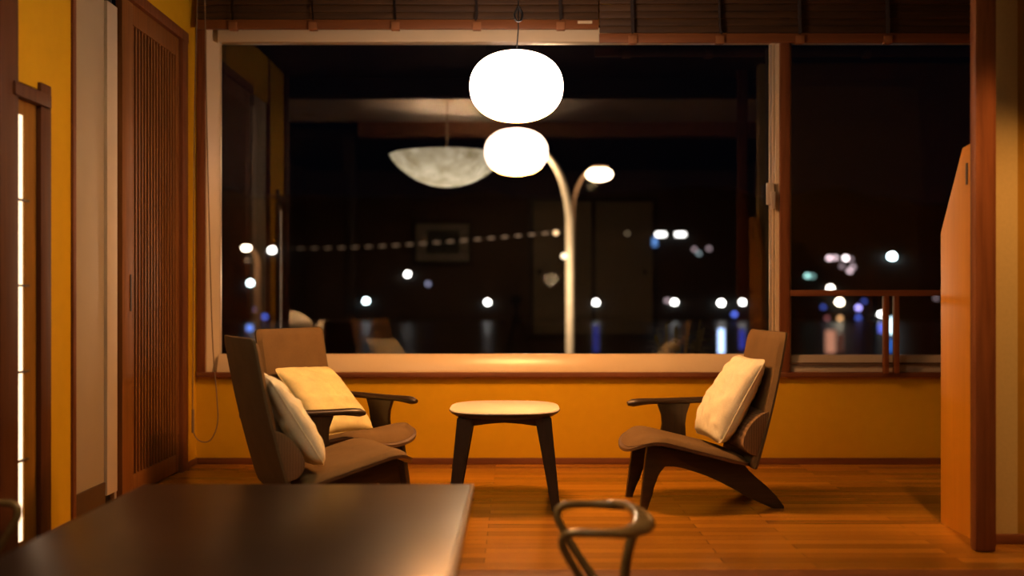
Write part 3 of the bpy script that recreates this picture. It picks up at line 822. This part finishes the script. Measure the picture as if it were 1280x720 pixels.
for sx in (-1, 1):
    pr = [(-.19, TH - .032), (.19, TH - .032), (.19, TH - .075), (0, TH - .058), (-.19, TH - .075)]
    MB().prism(pr, lambda p: Vector((sx * .195 - .011, p[0], p[1])), lambda p: Vector((sx * .195 + .011, p[0], p[1])), .002).build('apron', 'walnut', st)

# ------------------------------------------------------------------ dining table and hoop chairs
tz = H - .68
tx0, tx1, ty0, ty1 = (180 - CX) * 3.63 / F, (592.5 - CX) * 3.63 / F, 2.0, 3.63
dt = thing('dining_table', ((tx0 + tx1) / 2, (ty0 + ty1) / 2, FLZ), 'dark brown dining table in the front left with matt top', 'table')
MB().box(tx0, tx1 - .012, ty0, ty1, tz - .035, tz, .004).build('tabletop', 'dining', dt, True)
MB().box(tx1 - .0125, tx1, ty0, ty1, tz - .036, tz + .0005, .003).build('edge_band', 'edge', dt, True)
for x in (tx0 + .08, tx1 - .09):
    for y in (ty0 + .08, ty1 - .08):
        MB().box(x - .03, x + .03, y - .03, y + .03, FLZ, tz - .034, .005).build('leg', 'walnutz', dt, True)
f = MB(); f.box(tx0 + .07, tx1 - .08, ty1 - .09, ty1 - .07, tz - .10, tz - .034).box(tx0 + .07, tx1 - .08, ty0 + .07, ty0 + .09, tz - .10, tz - .034)
f.box(tx0 + .07, tx0 + .09, ty0 + .08, ty1 - .08, tz - .10, tz - .034).box(tx1 - .10, tx1 - .08, ty0 + .08, ty1 - .08, tz - .10, tz - .034)
f.build('apron', 'walnut', dt, True)

def hoop_chair(loc, rz, label):
    """local: +X forward (towards the table), z from the dining floor; arms at 0.68"""
    c = thing('dining_chair', loc, label, 'chair', 'bentwood hoop chairs at the dining table', rz)
    zh_ = .682; wv = .205
    # arms and back crest as one bent hoop, then the arms turn down into the front posts
    path = []; rad = []
    def add(p, r): path.append(Vector(p)); rad.append(r)
    half = [((.13, wv * .92, zh_ - .075), .0115), ((.147, wv * .94, zh_ - .03), .0115), ((.135, wv * .96, zh_ - .006), .0115), ((.10, wv, zh_), .0115), ((.03, wv * 1.02, zh_), .0115), ((-.035, wv * 1.0, zh_), .015), ((-.065, wv * .90, zh_ + .002), .022), ((-.095, wv * .68, zh_ + .004), .029), ((-.112, wv * .35, zh_ + .005), .033), ((-.116, 0, zh_ + .005), .034)]
    low = [((-.02, wv * .86, zh_ - .30), .0125), ((.06, wv * .89, zh_ - .19), .012)]
    seq = low + half
    seq = seq + [((p[0], -p[1], p[2]), r) for p, r in reversed(seq[:-1])]
    pts = catmull([p for p, r in seq], 5)
    rs = catmull([(r, 0, 0) for p, r in seq], 5)
    rr = []
    for p, q in zip(pts, rs):
        k = q.x
        rr.append((k * 1.12, min(k * 1.12, .0165)))
    MB().tube(pts, rr, 14).build('arm_hoop', 'hoop', c, smooth=60)
    for sg in (-1, 1):
        MB().tube([(-.07, sg * wv * .9, .41), (-.10, sg * wv * 1.0, 0)], [.016, .012], 12).build('rear_leg', 'hoop', c)
        MB().tube([(.27, sg * wv * .9, .41), (.30, sg * wv * 1.0, 0)], [.016, .012], 12).build('front_leg', 'hoop', c)
        MB().tube([(-.09, sg * wv * .9, .40), (.29, sg * wv * .9, .40)], .014, 12).build('side_rail', 'hoop', c)
    MB().tube(catmull([(-.108, 0, zh_ - .005), (-.088, 0, zh_ - .05), (-.07, 0, zh_ - .11), (-.058, 0, zh_ - .20), (-.06, 0, .41)], 5), .0165, 14).build('back_post', 'hoop', c)
    MB().tube([(-.062, -wv * .9, .40), (-.062, wv * .9, .40)], .015, 12).build('rear_rail', 'hoop', c)
    def tf(a, b): aa, bb = squircle(a, b, 6); return Vector((.10 + .20 * aa, .20 * bb, .412 + .035 * (max(0, 1 - abs(a) ** 5) * max(0, 1 - abs(b) ** 5)) ** .5))
    def bf(a, b): aa, bb = squircle(a, b, 6); return Vector((.10 + .20 * aa, .20 * bb, .408))
    MB().shell(tf, bf, 20, 20).build('seat', 'seatpad', c)
    return c
hoop_chair((.285, 3.155, FLZ), PI, 'bentwood hoop-armed dining chair at the bottom centre, right of the dining table')
hoop_chair((-1.832, 3.175, FLZ), 0, 'bentwood hoop-armed dining chair cut by the left edge, left of the dining table')

# ------------------------------------------------------------------ handrail before the right window
hr = thing('window_handrail', (2.2, 6.1, 0), 'thin red brown wooden handrail with paired posts before the right window', 'handrail')
yh = 6.22; q = yh / F
MB().box((988 - CX) * q, 3.18, yh - .014, yh + .014, H - (370 - CY) * q, H - (362.5 - CY) * q, .004).build('rail', 'cedarx', hr, True)
for a, b in ((1104.5, 1110.5), (1117.5, 1123.5)):
    MB().box((a - CX) * q, (b - CX) * q, yh - .013, yh + .026, zs1 - .004, H - (370 - CY) * q, .003).build('post', 'cedar', hr, True)

# ------------------------------------------------------------------ outside: quay, water, hill, lights
mb = MB().box(-60, 60, 7.0, 60, -3.4, -3.0); struct(mb, 'ground_quay', 'night', 'dark quay ground outside the window', 'ground')
mb = MB().box(-260, 260, 60, 206, -4.2, -3.8); struct(mb, 'water_bay', 'water', 'black water of the bay reflecting the shore lights', 'water')
t = bmesh.new(); V = {}
for i in range(61):
    for j in range(13):
        x = -300 + 10 * i; y = 204.5 + j * 8
        z = -3.8 + (y - 204.5) * .5
        lim = 30 + 10 * noise.noise(Vector((x * .012, 3.1, 0))) + 4 * noise.noise(Vector((x * .05, 8, 0)))
        V[i, j] = t.verts.new((x, y, min(z, lim)))
for i in range(60):
    for j in range(12): t.faces.new([V[i, j], V[i + 1, j], V[i + 1, j + 1], V[i, j + 1]])
mb = MB(); mb.merge(t); struct(mb, 'hills', 'hill', 'dark hillside across the bay dotted with lights', 'hill')

WHITE = (1, .97, .92); COOL = (.75, .95, 1); WARM = (1, .72, .42); BLUE = (.12, .2, 1); PINK = (1, .72, .78); VIO = (.42, .36, 1); TEAL = (.42, .85, .78)
HL = [
 (340, 313, 2.9, WHITE, 16, 'white light just right of the left street lamp head'),
 (313, 354, 2.6, COOL, 16, 'cool white light beside the left street lamp pole'),
 (321, 387, 2.4, VIO, .9, 'dim violet light against the foot of the left lamp pole'),
 (331, 396, 2.3, BLUE, 1.4, 'small dim blue light right of the left lamp pole'),
 (312, 410, 3.2, (.15, .3, 1), 1.6, 'larger blue glow low behind the near left chair'),
 (457.5, 376.5, 2.6, COOL, 16, 'white light low on the shore above the left chairs'),
 (509.5, 343, 2.4, WHITE, 16, 'white light left of the mirrored picture frame bottom'),
 (535, 355, 2.2, (.6, .6, .9), .9, 'faint grey light right of and below the picture-side white light'),
 (609.5, 378, 2.5, WHITE, 16, 'white shore light midway between picture and lamp pole'),
 (745, 378.5, 2.5, WHITE, 16, 'white shore light just right of the bright lamp pole'),
 (834, 376, 2.2, PINK, 1.0, 'faint pink light touching a white shore light'),
 (843, 378, 2.5, WHITE, 16, 'white shore light with a faint pink light at its left'),
 (901.5, 379, 2.7, WHITE, 24, 'left white light of the close pair near the right chair'),
 (928, 378, 2.5, WHITE, 16, 'right white light of the close pair near the right chair'),
 (918, 393, 2.3, BLUE, 2.4, 'small blue light below the close white pair'),
 (784, 292, 1.5, WARM, .5, 'tiny faint orange light high in the big window'),
 (868, 312, 2.0, PINK, .8, 'faint pink light left in the dim upper trio'),
 (873.5, 317, 2.0, COOL, .7, 'faint cool light lowest in the dim upper trio'),
 (886, 311, 2.2, PINK, .6, 'faint pink light right in the dim upper trio'),
 (1009, 345, 2.3, TEAL, 3.0, 'teal light at the left of the right window'),
 (1015.5, 345.5, 2.2, TEAL, 1.0, 'dimmer teal light overlapping the brighter teal one'),
 (1036.5, 323, 2.3, PINK, 4.0, 'leftmost pink light of the hillside cluster'),
 (1044, 322.5, 2.3, PINK, 2.2, 'second pink light of the hillside cluster'),
 (1057, 323, 2.4, (1, .85, .85), 8, 'brightest pinkish white light of the hillside cluster'),
 (1063.5, 324, 2.1, PINK, .7, 'faint light at the right end of the hillside cluster'),
 (1052.5, 333, 2.2, PINK, .6, 'faint pink light below the hillside cluster'),
 (1066, 334, 2.3, PINK, 1.2, 'pale pink light in the lower right of the cluster'),
 (1062, 339, 2.3, PINK, 2.2, 'lowest pink light of the hillside cluster'),
 (1038, 361, 3.0, (1, .92, .8), 14, 'white light half hidden by the handrail'),
 (1115, 321, 3.4, (.7, .95, 1), 30, 'brightest cool white light high in the right window'),
 (1049.5, 378, 3.2, (1, .85, .6), 22, 'bright warm light just below the handrail'),
 (1050, 398, 2.3, (1, .5, .2), 2.0, 'small orange light below the bright warm one'),
 (1034, 398, 2.2, (1, .3, .3), .4, 'faint reddish light left of the small orange one'),
 (1029, 384, 2.2, BLUE, .7, 'faint blue light left of the bright warm one'),
 (1073, 385, 2.5, VIO, 4.5, 'violet light right of the bright warm one'),
 (1080, 377, 2.3, BLUE, .6, 'faint blue light above and right of the violet one'),
 (1073, 397, 2.3, BLUE, 1.2, 'dim blue light under the violet one'),
 (1101, 393, 2.5, WHITE, 14, 'white light left of the paired handrail posts'),
 (1170, 373, 2.0, PINK, .4, 'faint light next to the pine panel'),
]
def shore_depth(py):
    k = (CY - py) / F
    return (204.5 + 2 * 4.85) / (1 - 2 * k)
for i, (px, py, rp, colr, st_, lab) in enumerate(HL):
    d = max(shore_depth(py) - .4, 203.5)
    if py > 402: d = (H + 3.45) * F / (py - CY)
    p = at(px, py, d); r_ = rp * 1.22 * d / F
    nm = emit('shore_light_glow', colr, st_)
    o_ = MB().sphere((0, 0, 0), r_, 16).build('shore_light', nm)
    o_.location = p - Vector((0, 0, r_)) ; tag(o_, lab, 'light', 'distant lights across the bay')
# the two long lit windows high on the hill and a blue sign below
for px, lab in ((826, 'left of two bright elongated white lights high behind the pane'), (850.5, 'right of two bright elongated white lights high behind the pane')):
    d = shore_depth(293.5) - .5; p = at(px, 293.5, d); k = d / F
    o_ = MB().box(-6.0 * k, 6.0 * k, -.2, .2, -2.6 * k, 2.6 * k, .1).build('sign_or_reflection', emit('sign_or_reflection_glow', WHITE, 7), None)
    o_.location = p - Vector((0, 0, 2.6 * k)); tag(o_, lab, 'light', 'long lights on the hill')
d = shore_depth(306) - .5; p = at(818.5, 306, d); k = d / F
o_ = MB().box(-2.6 * k, 2.6 * k, -.2, .2, -9 * k, 9 * k, .1).build('sign_or_reflection', emit('sign_or_reflection_glow', (.18, .42, 1), 1.0)); o_.location = p - Vector((0, 0, 9 * k))
tag(o_, 'tall blue lit sign below the elongated white lights', 'light')
# glowing boxes at the water, standing in for mirrored light streaks
for px, y0, y1, colr, sg, hw_, lab in ((1114.5, 397, 417, (.65, .88, 1), 3.0, 3.0, 'tall blue white glowing streak seen between the handrail posts'), (1114, 424, 440, (.05, .25, 1), .5, 3.2, 'dim blue reflection streak below the tall blue white one'), (901.5, 411, 442, (.45, .62, 1), 3.2, 3.4, 'tall blue white reflection streak low beside the right chair'), (927.5, 412, 436, (.08, .12, 1), .35, 3.0, 'dim blue reflection streak right of the taller blue white one'), (1101.5, 404, 416, (.15, .2, 1), 1.2, 3.0, 'short blue reflection streak left of the handrail posts'), (745, 406, 440, (.12, .14, 1), .16, 3.0, 'very dim violet reflection streak right of the bright lamp pole')):
    d = (H + 3.8) * F / (max(y1, 440) - CY) ; k = d / F
    p0, p1 = at(px, y1, d), at(px, y0, d)
    o_ = MB().box(p0.x - hw_ * k, p0.x + hw_ * k, d - .1, d + .1, p0.z, p1.z, .05).build('sign_or_reflection', emit('sign_or_reflection_glow', colr, sg)); tag(o_, lab, 'light', 'glowing boxes standing in for water reflections')
for px, y0, y1, colr, sg, hw_, lab in ((1038, 413, 441, (1, .42, .25), .55, 6, 'hazy orange reflection streak low in the right window'), (1050.5, 417, 440, (.8, .3, .2), .10, 4, 'very faint reddish reflection streak beside the orange one')):
    d = (H + 3.8) * F / (max(y1, 440) - CY); k = d / F
    p0, p1 = at(px, y1, d), at(px, y0, d)
    o_ = MB().box(p0.x - hw_ * k, p0.x + hw_ * k, d - .1, d + .1, p0.z, p1.z, .05).build('sign_or_reflection', emit('sign_or_reflection_glow', colr, sg)); tag(o_, lab, 'light', 'glowing boxes standing in for water reflections')

# street lamps
def street_lamp(d, pole_px, rpx, arc, head_px, head_r, colr, hs, lightW, mat, label, bulbs=()):
    b0 = at(pole_px, CY, d); k = d / F
    sl = thing('street_lamp', (b0.x, d, -3.0), label, 'street lamp', 'street lamps on the quay')
    pts = [Vector((b0.x, d, -3.0)), Vector((b0.x, d, -1)), Vector((b0.x, d, at(0, arc[0][1], d).z - .4))] + [at(a[0], a[1], d) for a in arc]
    pp_ = catmull(pts, 6); n = len(pp_)
    MB().tube(pp_, [rpx * k * (1 - .35 * i / n) for i in range(n)], 12).build('pole', mat, sl, True)
    hp = at(head_px[0], head_px[1], d)
    lh = MB().sphere(hp, head_r * k, 16, (1.25, 1, .62)).build('lamp_head', emit('street_lamp_glow', colr, hs), sl, True)
    MB().sphere(hp + Vector((0, 0, head_r * k * .62)), head_r * k * .8, 16, (1.1, 1.0, .3)).build('lamp_hood', mat, lh, True)
    for bx, by, br, bc, bs in bulbs:
        p_ = at(bx, by, d - .1)
        MB().sphere(p_, br * k, 12).build('marker_bulb', emit('marker_glow', bc, bs), sl, True)
    return sl
street_lamp(20, 712, 5.4, [(711.5, 270), (706, 236), (697, 212), (684, 194), (668, 183)], (655, 184), 9, WARM, 12, 0, 'lamppost', 'brightly lit cream street lamp pole curving left behind the globe', [(695, 291, 3.2, (1, .62, .3), 2.4), (705, 320, 3.6, (1, .75, .48), 3.5)])
street_lamp(30, 716, 2.2, [(716, 262), (719, 242), (726, 225), (735, 214)], (749, 218), 13, (1, .72, .45), 16, 0, 'postbrown', 'slender street lamp with glowing head right of the bright pole')
street_lamp(45, 322, 3.2, [(322, 340), (321.5, 325), (318, 315), (313, 311)], (308, 310), 4.6, (1, .86, .66), 14, 0, 'postbrown', 'brown street lamp with curved neck at the left of the window')
def pt_light(name, loc, e, colr, r_=.12):
    l = bpy.data.lights.new(name, 'POINT'); l.energy = e; l.color = colr; l.shadow_soft_size = r_
    q = bpy.data.objects.new(name, l); COL.objects.link(q); q.location = loc
pt_light('quay_lamp_or_fill', at(690, 350, 18.6), 260, (1, .66, .36))  # added fill away from any lamp head, brightens the lower pole
pt_light('quay_lamp_or_fill', at(655, 200, 19.9), 160, (1, .66, .36))
pt_light('quay_lamp_or_fill', at(740, 232, 29.4), 30, (1, .62, .34))
pt_light('quay_lamp_or_fill', at(310, 325, 43.5), 60, (1, .62, .34))

# string of small lights from the left lamp to the bright pole
ls = thing('light_string', at(372, 310, 40) , 'faint string of small lamps sagging across the big window', 'string lights')
A, B = at(362, 310.5, 40), at(706, 289.5, 20)
cab = [A.lerp(B, i / 24) + Vector((0, 0, -.10 * math.sin(PI * i / 24))) for i in range(25)]
MB().tube(cab, .012, 6).build('cable', 'black', ls, True)
for px in range(376, 690, 17):
    sg = emit('string_glow', (1, .60, .34), .06 + .26 * (px - 376) / 314)
    # parameter along the cable where it shows at px
    lo_, hi_ = 0.0, 1.0
    for _ in range(30):
        m_ = (lo_ + hi_) / 2; q = A.lerp(B, m_)
        if q.x / q.y * F + CX < px: lo_ = m_
        else: hi_ = m_
    q = A.lerp(B, lo_) + Vector((0, 0, -.10 * math.sin(PI * lo_)))
    k = q.y / F; dr_ = (B - A).normalized()
    hl_ = 4.6 * k / max(.2, abs(dr_.x - dr_.y * q.x / q.y))
    MB().tube([q - dr_ * hl_, q - dr_ * hl_ * .6, q + dr_ * hl_ * .6, q + dr_ * hl_], [.3 * k, 1.3 * k, 1.3 * k, .3 * k], 8).build('bulb', sg, ls, True)

# leafy shrub just outside, low behind the right chair
sp = thing('outdoor_shrub', (1.35, 8.6, -3.0), 'dim leafy shrub outside the glass left of the right chair', 'shrub')
f = MB(); g = MB()
for i in range(34):
    a = random.uniform(0, 2 * PI); rr_ = random.uniform(.03, .30); top_ = random.uniform(.45, .86)
    b0 = Vector((1.35 + .05 * math.cos(a), 8.6 + .05 * math.sin(a), -.4)); b1 = Vector((1.35 + rr_ * math.cos(a), 8.6 + rr_ * math.sin(a), top_))
    f.tube([b0, b0.lerp(b1, .6) + Vector((0, 0, .1)), b1], .005, 6)
    for q in range(3):
        c0 = b0.lerp(b1, random.uniform(.6, 1)); dr_ = Vector((math.cos(a + random.uniform(-1, 1)), math.sin(a + random.uniform(-1, 1)), random.uniform(-.2, .5))).normalized()
        pts = [c0 + dr_ * (.14 * t_ / 4) + Vector((0, 0, -.03 * (t_ / 4) ** 2)) for t_ in range(5)]
        g.tube(pts, [(.002, .001), (.016, .002), (.022, .002), (.014, .002), (.001, .001)], 6)
f.tube([(1.35, 8.6, -3.0), (1.35, 8.6, -.3)], .05, 8)
f.build('stems', 'leaf', sp, True); g.build('leaves', 'leaf', sp, True)

# ------------------------------------------------------------------ world, colour management
w = bpy.data.worlds.new('night'); S.world = w; w.use_nodes = True
bg = w.node_tree.nodes['Background']; bg.inputs[0].default_value = (.35, .45, .9, 1); bg.inputs[1].default_value = .0012
S.view_settings.view_transform = 'Standard'; S.view_settings.look = 'None'
S.view_settings.exposure = 0.0; S.view_settings.gamma = 1.0; S.view_settings.use_curve_mapping = False
S.cycles.use_denoising = True
S.cycles.max_bounces = 8; S.cycles.diffuse_bounces = 4; S.cycles.glossy_bounces = 4; S.cycles.transparent_max_bounces = 16
S.cycles.sample_clamp_indirect = 60.0
S.cycles.caustics_reflective = False; S.cycles.caustics_refractive = False
